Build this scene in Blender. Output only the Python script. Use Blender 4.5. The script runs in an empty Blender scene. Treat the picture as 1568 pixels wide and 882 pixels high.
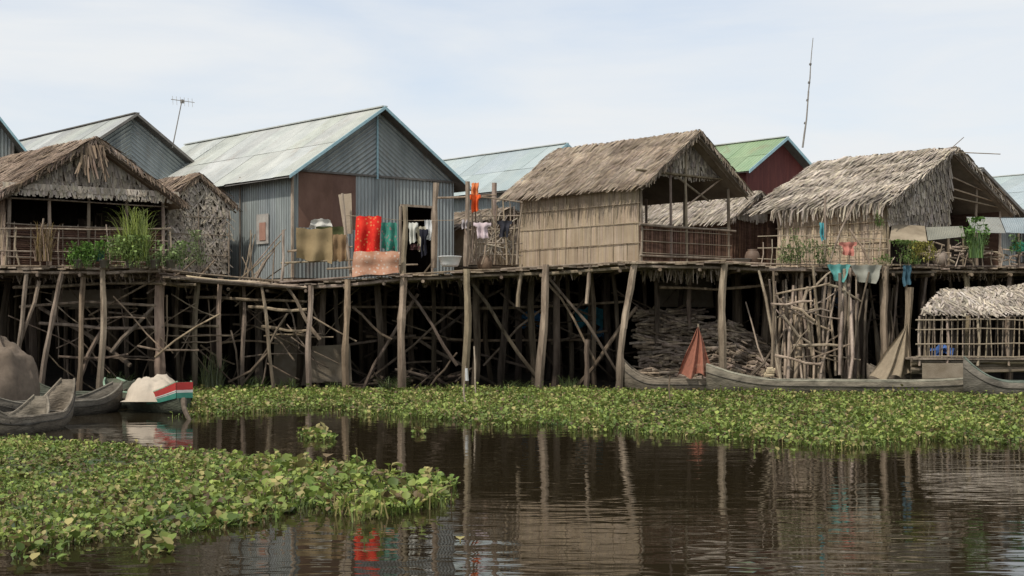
import bpy, math, random
import numpy as np
from mathutils import Vector as V, Matrix, noise as mnoise
random.seed(7); np.random.seed(7)
R=random.uniform
F=1960.0; CH=1.75
def W(px,py,d): return V(((px-784)/F*d, d, CH+(503-py)/F*d))
def G(px,py):
    d=CH*F/(py-503.0); return ((px-784)/F*d, d)
sc=bpy.context.scene
# ---------------------------------------------------------------- materials
def nodes(name):
    m=bpy.data.materials.new(name); m.use_nodes=True
    nt=m.node_tree; nt.nodes.clear(); return m,nt,nt.nodes,nt.links
def mat(name,c1,c2,scale=3.0,stretch=(1,1,1),rough=.8,bump=.3,fine=25.0,rib=0,ribd=.02,metal=0,rust=0,transl=0,alpha=1,spec=.3,vor=None,wet=0):
    m,nt,N,L=nodes(name)
    out=N.new('ShaderNodeOutputMaterial'); b=N.new('ShaderNodeBsdfPrincipled')
    b.inputs['Roughness'].default_value=rough; b.inputs['Metallic'].default_value=metal
    b.inputs['Specular IOR Level'].default_value=spec
    tc=N.new('ShaderNodeTexCoord'); mp=N.new('ShaderNodeMapping'); mp.inputs['Scale'].default_value=stretch
    L.new(tc.outputs['Object'],mp.inputs['Vector'])
    n1=N.new('ShaderNodeTexNoise'); n1.inputs['Scale'].default_value=scale; n1.inputs['Detail'].default_value=6; n1.inputs['Roughness'].default_value=.65
    L.new(mp.outputs[0],n1.inputs['Vector'])
    cr=N.new('ShaderNodeValToRGB'); cr.color_ramp.elements[0].position=.33; cr.color_ramp.elements[1].position=.67
    cr.color_ramp.elements[0].color=(*c1,1); cr.color_ramp.elements[1].color=(*c2,1)
    L.new(n1.outputs['Fac'],cr.inputs['Fac']); col=cr.outputs['Color']
    if vor:
        v=N.new('ShaderNodeTexVoronoi'); v.inputs['Scale'].default_value=vor[1]; L.new(tc.outputs['Object'],v.inputs['Vector'])
        r2=N.new('ShaderNodeValToRGB'); r2.color_ramp.elements[0].position=.2; r2.color_ramp.elements[1].position=.32
        L.new(v.outputs['Distance'],r2.inputs['Fac'])
        mx=N.new('ShaderNodeMix'); mx.data_type='RGBA'; L.new(r2.outputs['Color'],mx.inputs[0]); mx.inputs[6].default_value=(*vor[0],1); L.new(col,mx.inputs[7]); col=mx.outputs[2]
    if rust>0:
        n3=N.new('ShaderNodeTexNoise'); n3.inputs['Scale'].default_value=.9; n3.inputs['Detail'].default_value=8; n3.inputs['Roughness'].default_value=.7
        mp3=N.new('ShaderNodeMapping'); mp3.inputs['Scale'].default_value=(1.6,1.6,.5); L.new(tc.outputs['Object'],mp3.inputs['Vector']); L.new(mp3.outputs[0],n3.inputs['Vector'])
        r3=N.new('ShaderNodeValToRGB'); r3.color_ramp.elements[0].position=.56; r3.color_ramp.elements[1].position=.72; r3.color_ramp.elements[1].color=(rust,rust,rust,1)
        L.new(n3.outputs['Fac'],r3.inputs['Fac'])
        mx=N.new('ShaderNodeMix'); mx.data_type='RGBA'; L.new(r3.outputs['Color'],mx.inputs[0]); L.new(col,mx.inputs[6]); mx.inputs[7].default_value=(.22,.13,.08,1); col=mx.outputs[2]
    if wet:  # algae and damp darkening of timber near the water line
        sp=N.new('ShaderNodeSeparateXYZ'); L.new(tc.outputs['Object'],sp.inputs[0])
        ad=N.new('ShaderNodeMath'); ad.operation='MULTIPLY_ADD'; L.new(n1.outputs['Fac'],ad.inputs[0]); ad.inputs[1].default_value=-1.6; L.new(sp.outputs[2],ad.inputs[2])
        g=N.new('ShaderNodeMapRange'); g.inputs[1].default_value=-.8; g.inputs[2].default_value=.9; g.inputs[3].default_value=.38; g.inputs[4].default_value=1; L.new(ad.outputs[0],g.inputs[0])
        m3=N.new('ShaderNodeMix'); m3.data_type='RGBA'; m3.blend_type='MULTIPLY'; m3.inputs[0].default_value=1; L.new(col,m3.inputs[6]); L.new(g.outputs[0],m3.inputs[7]); col=m3.outputs[2]
    at=N.new('ShaderNodeAttribute'); at.attribute_name='tint'
    mm=N.new('ShaderNodeMix'); mm.data_type='RGBA'; mm.blend_type='MULTIPLY'; mm.inputs[0].default_value=1
    L.new(col,mm.inputs[6]); L.new(at.outputs['Color'],mm.inputs[7]); col=mm.outputs[2]
    if rib:
        uv=N.new('ShaderNodeUVMap'); uv.uv_map='UVMap'
        sx=N.new('ShaderNodeSeparateXYZ'); L.new(uv.outputs[0],sx.inputs[0])
        a=N.new('ShaderNodeMath'); a.operation='MULTIPLY'; a.inputs[1].default_value=2*math.pi/rib; L.new(sx.outputs[0],a.inputs[0])
        s=N.new('ShaderNodeMath'); s.operation='SINE'; L.new(a.outputs[0],s.inputs[0]); h=s.outputs[0]
        bp=N.new('ShaderNodeBump'); bp.inputs['Distance'].default_value=ribd; bp.inputs['Strength'].default_value=1
        L.new(h,bp.inputs['Height']); L.new(bp.outputs[0],b.inputs['Normal'])
        g=N.new('ShaderNodeMapRange'); g.inputs[1].default_value=-1; g.inputs[2].default_value=.2; g.inputs[3].default_value=.8; g.inputs[4].default_value=1; L.new(h,g.inputs[0])
        m2=N.new('ShaderNodeMix'); m2.data_type='RGBA'; m2.blend_type='MULTIPLY'; m2.inputs[0].default_value=1
        L.new(col,m2.inputs[6]); L.new(g.outputs[0],m2.inputs[7]); col=m2.outputs[2]
    elif bump:
        n2=N.new('ShaderNodeTexNoise'); n2.inputs['Scale'].default_value=fine; n2.inputs['Detail'].default_value=4
        L.new(mp.outputs[0],n2.inputs['Vector'])
        bp=N.new('ShaderNodeBump'); bp.inputs['Distance'].default_value=.03; bp.inputs['Strength'].default_value=bump
        L.new(n2.outputs['Fac'],bp.inputs['Height']); L.new(bp.outputs[0],b.inputs['Normal'])
    L.new(col,b.inputs['Base Color']); fin=b.outputs[0]
    if transl:
        t=N.new('ShaderNodeBsdfTranslucent'); L.new(col,t.inputs['Color']); x=N.new('ShaderNodeMixShader'); x.inputs[0].default_value=transl
        L.new(fin,x.inputs[1]); L.new(t.outputs[0],x.inputs[2]); fin=x.outputs[0]
    if alpha<1:
        t=N.new('ShaderNodeBsdfTransparent'); x=N.new('ShaderNodeMixShader'); x.inputs[0].default_value=alpha
        L.new(t.outputs[0],x.inputs[1]); L.new(fin,x.inputs[2]); fin=x.outputs[0]
    L.new(fin,out.inputs[0]); return m
M={}
M['tinroof']=mat('tin_roof',(.40,.42,.40),(.56,.575,.54),1.2,(1,1,1),.55,rib=.13,ribd=.012,rust=.4,metal=.1)
M['tinwall']=mat('tin_wall',(.23,.26,.265),(.37,.405,.405),1.5,(2,2,.4),.5,rib=.12,ribd=.018,rust=.55,metal=.2)
M['tingrey']=mat('tin_grey',(.20,.22,.22),(.32,.34,.33),1.5,(2,2,.4),.55,rib=.12,ribd=.02,rust=.7,metal=.15)
M['tinblue']=mat('tin_pale_blue',(.36,.43,.45),(.46,.52,.53),1.2,(1,1,1),.55,rib=.13,ribd=.012,metal=.1,rust=.15)
M['tingreen']=mat('tin_green',(.20,.30,.17),(.29,.38,.23),1.0,(1,1,1),.5,rib=.15,ribd=.015,rust=.5)
M['tindeep']=mat('tin_deep_blue',(.03,.10,.30),(.05,.16,.42),1.0,(1,1,1),.5,rib=.15,ribd=.015)
M['redwall']=mat('dark_red_boards',(.09,.022,.02),(.15,.04,.033),2,(4,4,.5),.7)
M['rustpanel']=mat('rusty_panel',(.13,.07,.05),(.21,.12,.09),1.4,(1.5,1.5,.7),.75)
M['trim']=mat('blue_trim',(.25,.40,.45),(.34,.50,.54),4,(1,1,1),.6)
M['greytrim']=mat('grey_trim',(.12,.11,.10),(.2,.19,.17),4,(1,1,1),.8)
M['thatch']=mat('thatch',(.23,.18,.135),(.40,.335,.26),1.3,(1,1,1),.95,bump=.2,spec=.1)
M['thatchpale']=mat('pale_palm_thatch',(.30,.26,.21),(.54,.48,.40),1.6,(1,1,1),.95,bump=.2,spec=.1)
M['thatchbrown']=mat('brown_thatch',(.18,.13,.095),(.36,.285,.22),1.3,(1,1,1),.95,bump=.2,spec=.1)
M['reed']=mat('reed_wall',(.32,.25,.175),(.45,.37,.275),1.0,(1,1,1),.9,bump=.3,spec=.1)
M['mat']=mat('woven_mat',(.25,.20,.14),(.38,.32,.24),2.5,(1,1,1),.9,bump=.6,fine=40,spec=.1)
M['weavered']=mat('dark_woven_panel',(.07,.04,.03),(.13,.08,.055),3,(1,1,4),.9,bump=.6,spec=.1)
M['wood']=mat('weathered_wood',(.15,.115,.085),(.37,.305,.235),3,(2,2,.5),.9,bump=.5,spec=.15)
M['stilt']=mat('stilt_wood',(.10,.075,.054),(.34,.27,.20),2.2,(3,3,.5),.9,bump=.7,spec=.15,wet=1)
M['shadewood']=mat('shade_dark_wood',(.012,.009,.007),(.035,.027,.02),2,(2,2,.5),.95,bump=.5,spec=.1)  # near-black colour stands for shade indoors and under the decks
M['bamboo']=mat('bamboo',(.30,.24,.165),(.48,.40,.29),4,(1,1,1),.7,bump=.3)
M['leaf']=mat('leaf',(.8,.8,.8),(1,1,1),2,(1,1,1),.55,bump=0,transl=.25,spec=.3)
M['mud']=mat('mud',(.02,.015,.01),(.045,.036,.025),1.2,(1,1,1),.95,bump=.6,fine=8)
M['boat']=mat('boat_wood',(.085,.075,.06),(.24,.21,.17),2.6,(1,1,3),.85,bump=.7,fine=14)
M['paint']=mat('painted_surface',(.7,.7,.7),(1,1,1),4,(1,1,1),.6,bump=.2)
M['cloth']=mat('cloth',(.85,.85,.85),(1,1,1),5,(1,1,1),.95,bump=.2,transl=.15,spec=.05)
M['redcloth']=mat('red_patterned_cloth',(.55,.02,.02),(.70,.05,.03),5,(1,1,1),.95,bump=.2,spec=.05,vor=((.65,.20,.08),9))
M['greencloth']=mat('teal_patterned_cloth',(.05,.20,.15),(.08,.27,.21),5,(1,1,1),.95,bump=.2,spec=.05,vor=((.33,.2,.2),9))
M['brownmat']=mat('orange_patterned_mat',(.42,.20,.12),(.50,.31,.22),5,(1,1,1),.95,bump=.2,spec=.05,vor=((.52,.42,.34),9))
M['net']=mat('fishing_net',(.7,.7,.7),(1,1,1),9,(1,1,1),.95,bump=.4,fine=60,alpha=.85)
M['enamel']=mat('enamel',(.65,.65,.63),(.8,.8,.79),4,(1,1,1),.35,bump=0)
# ---------------------------------------------------------------- mesh builder
class MB:
    def __init__(s): s.v=[];s.f=[];s.c=[];s.uv={};s.m=[];s.mats=[]
    def mi(s,k):
        if k not in s.mats: s.mats.append(k)
        return s.mats.index(k)
    def add(s,vs,fs,t=1.0,k='wood',uvs=None):
        if not isinstance(t,(tuple,list)): t=(t,t,t)
        o=len(s.v); s.v+= [tuple(p) for p in vs]; s.c+=[t]*len(vs); i=s.mi(k)
        for q in fs: s.f.append(tuple(a+o for a in q)); s.m.append(i)
        if uvs:
            for j,u in enumerate(uvs): s.uv[o+j]=u
    def box(s,o,a,b,c,t=1.0,k='wood'):
        o=V(o);a=V(a);b=V(b);c=V(c)
        if a.cross(b).dot(c)<0: a,b=b,a
        p=[o,o+a,o+a+b,o+b,o+c,o+a+c,o+a+b+c,o+b+c]
        s.add(p,[(3,2,1,0),(4,5,6,7),(0,1,5,4),(1,2,6,5),(2,3,7,6),(3,0,4,7)],t,k)
    def pole(s,p0,p1,r0,r1=None,t=None,k='wood',n=6,seg=1,bend=0):
        p0=V(p0);p1=V(p1); r1=r0*.8 if r1 is None else r1
        if t is None:
            q=R(.6,1.25); t=(q,q*R(.95,1.02),q*R(.88,1.03))
        d=(p1-p0)
        if d.length<1e-5: return
        z=d.normalized(); x=z.cross(V((.3,.9,.1))).normalized(); y=z.cross(x)
        vs=[];fs=[]; bx=R(-bend,bend);by=R(-bend,bend); ph=R(0,6)
        for i in range(seg+1):
            f=i/seg; b=math.sin(math.pi*f); c=p0+d*f+x*(bx*b+.5*bend*math.sin(5*f+ph)*b)+y*by*b; r=r0+(r1-r0)*f
            if seg>1: r*=R(.84,1.16)
            for j in range(n):
                a=2*math.pi*j/n; vs.append(c+x*r*math.cos(a)+y*r*math.sin(a))
        for i in range(seg):
            for j in range(n):
                j2=(j+1)%n; fs.append((i*n+j,i*n+j2,(i+1)*n+j2,(i+1)*n+j))
        fs.append(tuple(range(n))[::-1]); fs.append(tuple(seg*n+j for j in range(n)))
        s.add(vs,fs,t,k)
    def obj(s,name,parent=None,smooth=False):
        me=bpy.data.meshes.new(name); me.from_pydata(s.v,[],s.f)
        for k in s.mats: me.materials.append(M[k])
        me.polygons.foreach_set('material_index',s.m)
        ca=me.color_attributes.new('tint','FLOAT_COLOR','POINT')
        c=np.ones((len(s.v),4),dtype=np.float32); c[:,:3]=np.array(s.c,dtype=np.float32).reshape(-1,3); ca.data.foreach_set('color',c.ravel())
        if s.uv:
            ul=me.uv_layers.new(name='UVMap'); a=np.zeros((len(s.v),2),dtype=np.float32)
            for i,u in s.uv.items(): a[i]=u
            li=np.empty(len(me.loops),dtype=np.int32); me.loops.foreach_get('vertex_index',li); ul.data.foreach_set('uv',a[li].ravel())
        if smooth: me.polygons.foreach_set('use_smooth',[True]*len(me.polygons))
        ob=bpy.data.objects.new(name,me); sc.collection.objects.link(ob)
        if parent is not None: par(ob,parent)
        return ob
def empty(name,loc):
    e=bpy.data.objects.new(name,None); e.location=loc; e.empty_display_size=.3; sc.collection.objects.link(e); return e
def par(ob,e):
    ob.parent=e; ob.matrix_parent_inverse=Matrix.Translation(e.location).inverted()
def warm(a,b,w=.08):
    q=R(a,b); return (q*R(1-w/3,1+w/3),q*R(1-w/2,1),q*R(1-1.5*w,1+w/2))
# ---------------------------------------------------------------- house frame
class House:
    def __init__(s,name,pxl,pxr,d,yf,ye,ya,L,au=37,av=45,ovf=.4,ovs=.35):
        s.u=V((math.cos(math.radians(au)),math.sin(math.radians(au)),0)); s.v=V((-math.sin(math.radians(av)),math.cos(math.radians(av)),0))
        s.C=V(((pxl-784)/F*d,d,0)); k=(pxr-784)/F
        s.a=(k*d-s.C.x)/(s.u.x-k*s.u.y); s.L=L; s.ovf=ovf; s.ovs=ovs
        s.zf=CH+(503-yf)/F*d
        ap=s.P(s.a/2,-ovf,0); s.zr=CH+(503-ya)/F*ap.y
        ed=s.P(-ovs,-ovf,0); ze=CH+(503-ye)/F*ed.y
        s.k=(s.zr-ze)/(s.a/2+ovs); s.e=empty(name,(s.C.x,s.C.y,s.zf)); s.name=name
    def P(s,a,t,z): p=s.C+s.u*a+s.v*t; return V((p.x,p.y,z))
    def rz(s,a): return s.zr-s.k*abs(a-s.a/2)
    def gs(s,px,off=0):
        o=s.C-s.v*off; k=(px-784)/F; return (k*o.y-o.x)/(s.u.x-k*s.u.y)
    def gz(s,a,py,off=0): return CH+(503-py)/F*(s.C-s.v*off+s.u*a).y
    def ss(s,px): k=(px-784)/F; return (k*s.C.y-s.C.x)/(s.v.x-k*s.v.y)
    def tinroof(s,k='tinroof',trim='trim',tw=.13,lo=.86):
        mb=MB()
        for side in (0,1):
            S=s.a/2+s.ovs; rows=[(0,.52),(.5,1.0)]
            t=-s.ovf; f=lambda x:(s.a/2-x) if side==0 else (s.a/2+x)
            while t<s.L+s.ovf:
                t2=min(t+.85,s.L+s.ovf)
                for ri,(r0,r1) in enumerate(rows):
                    q=R(lo,1.06); lift=.012*(1-ri)+R(0,.012)
                    a0=S*r0;a1=S*r1+(R(-.03,.05) if ri else 0)
                    vs=[s.P(f(a0),t,s.zr-s.k*a0+lift+.02),s.P(f(a0),t2,s.zr-s.k*a0+lift+.02),s.P(f(a1),t2,s.zr-s.k*a1+lift+.02),s.P(f(a1),t,s.zr-s.k*a1+lift+.02)]
                    mb.add(vs,[(0,1,2,3)],(q,q*R(.98,1.01),q*R(.93,1.0)),k,[(t,a0),(t2,a0),(t2,a1),(t,a1)])
                t=t2
            vs=[s.P(f(0),-s.ovf,s.zr-.03),s.P(f(0),s.L+s.ovf,s.zr-.03),s.P(f(S),s.L+s.ovf,s.zr-s.k*S-.03),s.P(f(S),-s.ovf,s.zr-s.k*S-.03)]
            mb.add(vs,[(3,2,1,0)],.6,'greytrim')
        mb.obj('roof',s.e)
        if trim:
            mb=MB()
            for sg in (-1,1):
                S=s.a/2+s.ovs; o=s.P(s.a/2,-s.ovf-.03,s.zr+.05); e=s.P(s.a/2+sg*S,-s.ovf-.03,s.zr-s.k*S+.05)
                mb.box(o,e-o,V((0,0,-tw)),s.v*.028,1,trim)
            o=s.P(s.a/2-.09,-s.ovf,s.zr+.03); mb.box(o,s.u*.18,s.v*(s.L+2*s.ovf),V((0,0,.035)),1,'greytrim' if trim=='greytrim' else 'tinroof')
            mb.obj('barge_boards',s.e)
    def sheets(s,mb,a0,a1,z0,z1fn,k,face='g',off=0,rot=0,w=.85,lo=.85):
        a=a0
        if a1-a0<1e-3:return
        while a<a1-1e-3:
            b=min(a+w,a1)
            if b<a1 and a<s.a/2<b and face=='g': b=s.a/2
            if face=='g': pf=lambda x,z:s.P(x,-off,z)
            else: pf=lambda x,z:s.P(-off,x,z)
            q=R(lo,1.07); pts=[(a,z0 if not callable(z0) else z0(a)),(b,z0 if not callable(z0) else z0(b)),(b,z1fn(b)),(a,z1fn(a))]
            th=math.atan(s.k)*rot
            uv=[(x,z) if rot==0 else (z*math.cos(th)-x*math.sin(th),x) for x,z in pts]
            mb.add([pf(x,z) for x,z in pts],[(0,1,2,3) if face=='g' else (3,2,1,0)],(q,q,q*R(.95,1.0)),k,uv); a=b
    def backwalls(s,k='shadewood'):
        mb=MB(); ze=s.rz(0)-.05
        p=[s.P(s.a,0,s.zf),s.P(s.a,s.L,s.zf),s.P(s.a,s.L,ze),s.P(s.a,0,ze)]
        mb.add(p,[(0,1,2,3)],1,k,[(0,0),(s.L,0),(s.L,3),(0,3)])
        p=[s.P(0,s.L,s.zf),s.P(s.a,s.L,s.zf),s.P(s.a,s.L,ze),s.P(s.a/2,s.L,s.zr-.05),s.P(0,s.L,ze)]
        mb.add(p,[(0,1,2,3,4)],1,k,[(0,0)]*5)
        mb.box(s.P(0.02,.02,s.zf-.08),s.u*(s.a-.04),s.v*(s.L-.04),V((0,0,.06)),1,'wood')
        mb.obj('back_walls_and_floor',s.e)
    def thatch(s,k='thatch',rows=16,bw=.07,bl=.42,lo=.65,hi=1.2,shag=1.0,sagk=1.0):
        mb=MB(); S=s.a/2+s.ovs; Ls=s.L+2*s.ovf; cs=1/math.sqrt(1+s.k*s.k)
        for side in (-1,1):
            e=s.v; dn=(s.u*side+V((0,0,-s.k)))*cs; nr=e.cross(dn); nr=nr if nr.z>0 else -nr
            o=s.P(s.a/2,-s.ovf,s.zr); SL=S/cs
            vs=[o,o+e*Ls,o+e*Ls+dn*SL,o+dn*SL]; vs+= [p-nr*.09 for p in vs]
            mb.add(vs,[(0,1,2,3),(7,6,5,4),(3,2,6,7),(0,3,7,4)],.55,k)
            n=rows if side<0 else rows//2
            for i in range(-1,n):
                pos=max(0,(i+.3))/n*(SL-.12); x=-.08; rt=R(.88,1.1)
                while x<Ls+.08:
                    sag=(.06*mnoise.noise(V((x*.8,i*.4,s.C.x)))+.03*mnoise.noise(V((x*3,i*1.4,s.C.x))))*sagk
                    b=o+e*x+dn*(pos+R(-.07,.07))+nr*(R(.02,.05)+sag+.04)
                    l=bl*R(.6,1.4)*(1.2*max(1,shag*.8) if i==n-1 else 1); w=bw*R(.5,1.4)
                    tip=b+dn*l+e*R(-.2,.2)*l*shag+nr*R(-.05,.045)*shag
                    patch=1+.38*mnoise.noise(V((x*.6,i*.22,s.C.y)))+.18*mnoise.noise(V((x*2.4,i*.8,s.C.y)))
                    t=warm(lo*rt*patch,hi*rt*patch)
                    if R(0,1)<.03: t=tuple(c*.55 for c in t)
                    mb.add([b-e*w/2,b+e*w/2,tip+e*w*.25,tip-e*w*.25],[(0,1,2,3)],t,k); x+=bw*R(.4,.8)
        x=0
        while x<Ls:
            o=s.P(s.a/2,-s.ovf+x,s.zr+.02+.04*mnoise.noise(V((x*1.5,0,s.C.x)))*sagk)
            for sg in (-1,1):
                dn=(s.u*sg+V((0,0,-s.k*1.0)))*cs; l=R(.25,.5)
                b=o+V((0,0,R(.03,.1))); tip=b+dn*l+s.v*R(-.15,.15)
                mb.add([b-s.v*.04,b+s.v*.04,tip+s.v*.02,tip-s.v*.02],[(0,1,2,3)],warm(lo,hi),k)
            x+=.035
        mb.obj('thatched_roof',s.e)
        mb=MB()
        for sg in (-1,1):
            for off in (0,.14):
                mb.pole(s.P(s.a/2-sg*.1,-s.ovf-.05+off,s.zr+.04-off*.9),s.P(s.a/2+sg*(S+.05),-s.ovf-.05+off,s.zr-s.k*S-.02-off*.9),.03,.025,k='stilt',seg=4,bend=.04,t=.7)
            f=0
            while f<1:
                p=s.P(s.a/2+sg*S*f,-s.ovf-.07,s.zr-s.k*S*f+.08); q=p+V((R(-.04,.04),R(-.03,.0),-R(.1,.26)))+s.u*sg*R(0,.12); w=s.u*R(.012,.03)
                mb.add([p-w,p+w,q+w*.5,q-w*.5],[(3,2,1,0)],warm(lo,hi),k); f+=.012
        mb.pole(s.P(-.1,-s.ovf,s.rz(0)-.14),s.P(-.1,s.L,s.rz(0)-.14),.04,seg=4,bend=.03)
        mb.obj('rafters_and_verge',s.e)
    def blades(s,mb,a0,a1,ztop,zbot,k,off=.03,rows=3,bw=.06,face='g',lo=.7,hi=1.2,lean=.1):
        for r in range(rows):
            a=a0
            while a<a1:
                z1=ztop(a) if callable(ztop) else ztop; z0=zbot(a) if callable(zbot) else zbot
                if z1-z0>.05:
                    h=(z1-z0)/rows; top=z1-r*h; bot=top-h*R(.9,1.5)
                    oo=off+(rows-r)*.012+R(0,.03)
                    pf=(lambda x,z,o:s.P(x,-o,z)) if face=='g' else (lambda x,z,o:s.P(-o,x,z))
                    w=bw*R(.5,1.4); dx=R(-lean,lean)*h; g=1+.25*mnoise.noise(V((a*1.5,r*.9,s.C.y)))
                    p=[pf(a-w/2+dx,bot,oo+.02),pf(a+w/2+dx,bot,oo+.02),pf(a+w/2,top,oo),pf(a-w/2,top,oo)]
                    mb.add(p,[(0,1,2,3) if face=='g' else (3,2,1,0)],warm(lo*g,hi*g),k)
                a+=bw*R(.35,.75)
    def wallquad(s,mb,a0,a1,z0,z1,k,face='g',off=0,t=1.0):
        pf=(lambda x,z:s.P(x,-off,z)) if face=='g' else (lambda x,z:s.P(-off,x,z))
        f=lambda z,x:z(x) if callable(z) else z
        am=(a0+a1)/2 if not (a0<s.a/2<a1 and face=='g') else s.a/2
        for x0,x1 in ((a0,am),(am,a1)):
            mb.add([pf(x0,f(z0,x0)),pf(x1,f(z0,x1)),pf(x1,f(z1,x1)),pf(x0,f(z1,x0))],[(0,1,2,3) if face=='g' else (3,2,1,0)],t,k,[(x0,0),(x1,0),(x1,1),(x0,1)])
    def reedwall(s,face,a0,a1,z0,z1,k='reed',rows=4,w=.045,lo=.78,hi=1.12,name='reed_wall',batt=(.75,1.0)):
        mb=MB(); s.wallquad(mb,a0,a1,z0,z1,k,face,0,.6)
        pf=(lambda x,z,o:s.P(x,-o,z)) if face=='g' else (lambda x,z,o:s.P(-o,x,z))
        H=z1-z0
        for r in range(rows):
            a=a0
            while a<a1-w*.3:
                zb=z0+H*r/rows; zt=z0+H*(r+1)/rows; ww=w*R(.6,1.3); o=.02+R(0,.014)+.006*(r%2)
                g=1+.22*mnoise.noise(V((a*1.3,r*3.1,2)))+.12*mnoise.noise(V((a*6,r*3.1,5)))
                if R(0,1)<.03: g*=.75
                p=[pf(a,zb-R(0,.05),o+.006),pf(a+ww,zb-R(0,.05),o+.006),pf(a+ww+R(-.01,.01),zt+R(-.02,.03),o),pf(a+R(-.01,.01),zt+R(-.02,.03),o)]
                mb.add(p,[(0,1,2,3) if face=='g' else (3,2,1,0)],warm(lo*g,hi*g,.06),k); a+=ww*.95
        for r in range(rows+1):
            z=z0+H*r/rows+R(-.02,.02)
            mb.pole(pf(a0-.05,z,.06),pf(a1+.05,z+R(-.03,.03),.06),.011,.009,t=warm(*batt),k='bamboo',n=5,seg=3,bend=.015)
        a=a0+.02
        while a<a1:
            mb.pole(pf(a,z0-.05,.055),pf(a+R(-.04,.04),z1,.055),.009,.008,t=warm(.65,.9),k='bamboo',n=5); a+=R(.75,1.25)
        mb.obj(name,s.e)
# ================================================================ tin house (centre-left)
h=House('corrugated_tin_house',448,695,37,425,270,165,10.5,au=35,av=45)
h.tinroof('tinroof','trim',.10)
mb=MB(); ze=h.rz(0)
g=lambda px:h.gs(px)
a1,a2,d0,d1=g(457),g(545),g(612),g(661)
zt=ze-.02
h.sheets(mb,0,a1,h.zf,lambda a:zt,'tinwall')
h.sheets(mb,a1,a2,h.gz(a1,348),lambda a:zt,'rustpanel',w=1.1)
h.sheets(mb,a1,a2,h.zf,lambda a:h.gz(a1,348),'tinwall')
h.sheets(mb,a2,d0,h.zf,lambda a:zt,'tinwall')
h.sheets(mb,d0,d1,h.gz(d0,316),lambda a:zt,'tinwall')
h.sheets(mb,d1,h.a,h.zf,lambda a:zt,'tinwall')
h.sheets(mb,0,h.a/2,ze+.0,lambda a:h.rz(a)-.03,'tinwall',off=.03,rot=1,w=1.2,lo=.9)
h.sheets(mb,h.a/2,h.a,ze+.0,lambda a:h.rz(a)-.03,'tinwall',off=.03,rot=-1,w=1.2,lo=.86)
h.sheets(mb,0,h.L,h.zf,lambda a:zt,'tinwall',face='s',lo=.95)
mb.obj('tin_walls',h.e)
mb=MB()
mb.box(h.P(h.a/2-.03,-.07,ze-.1),h.u*.05,h.v*.03,V((0,0,h.zr-ze)),1,'trim')
mb.box(h.P(0,-.06,ze-.04),h.u*h.a,h.v*.025,V((0,0,.06)),.8,'greytrim')
mb.box(h.P(-.05,-.05,h.zf),h.u*.06,h.v*.06,V((0,0,ze-h.zf)),1.4,'wood')
for a in (d0,d1): mb.box(h.P(a-.03,-.05,h.zf),h.u*.06,h.v*.04,V((0,0,h.gz(d0,316)-h.zf)),1.1,'wood')
mb.box(h.P(d0,-.06,h.gz(d0,316)),h.u*(d1-d0),h.v*.04,V((0,0,.07)),1.1,'wood')
sp=h.ss(395); sq=h.ss(413); zz=CH+(503-375)/F*38.5; z2=CH+(503-330)/F*38.5
mb.box(h.P(-.03,sq,zz),h.v*(sp-sq),h.u*-.02,V((0,0,z2-zz)),2.2,'greytrim')
mb.box(h.P(-.055,sq+.12,zz+.1),h.v*(sp-sq-.3),h.u*-.015,V((0,0,(z2-zz)*.6)),2.0,'rustpanel')
for f in (.25,.5,.75): mb.pole(h.P(-.06,h.L*f,h.zf),h.P(-.06,h.L*f,ze),.03,k='wood')
mb.obj('trim_and_door',h.e); h.backwalls(); tin=h
# ================================================================ left tin house behind
h=House('weathered_tin_house',70,322,41,415,272,175,9,au=35,av=45)
h.tinroof('tinroof','greytrim',.1,lo=.75)
mb=MB(); ze=h.rz(0)-.02
h.sheets(mb,0,h.a/2,ze,lambda a:h.rz(a)-.03,'tinwall',off=.03,rot=1,w=1.2); h.sheets(mb,h.a/2,h.a,ze,lambda a:h.rz(a)-.03,'tinwall',off=.03,rot=-1,w=1.2)
h.sheets(mb,0,h.a,h.zf,lambda a:ze,'tingrey'); h.sheets(mb,0,h.L,h.zf,lambda a:ze,'tingrey',face='s')
mb.obj('tin_walls',h.e); h.backwalls()
# ================================================================ background tin houses
def bg(name,pxl,pxr,d,yf,ye,ya,L,roof,wall,trim,**kw):
    h=House(name,pxl,pxr,d,yf,ye,ya,L,**kw); h.tinroof(roof,trim,.12); mb=MB(); ze=h.rz(0)-.02
    h.sheets(mb,0,h.a,h.zf,lambda a:h.rz(a)-.03,wall); h.sheets(mb,0,h.L,h.zf,lambda a:ze,wall,face='s'); mb.obj('walls',h.e); h.backwalls(); return h
bg('pale_tin_roof_house',778,930,46,410,292,221,9,'tinblue','tinwall','trim',au=37)
bg('green_roof_house',1143,1238,46,400,262,211,7,'tingreen','redwall','trim',au=37)
bg('grey_tin_house',1415,1556,43,400,325,259,7,'tinroof','tingrey','greytrim',au=37)
bg('tin_roof_house',1610,1800,46,400,318,255,9,'tinblue','tingrey','trim',au=37)
bg('blue_roof_house',-150,22,43,410,222,112,9,'tindeep','tingrey','trim',au=37)
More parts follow.
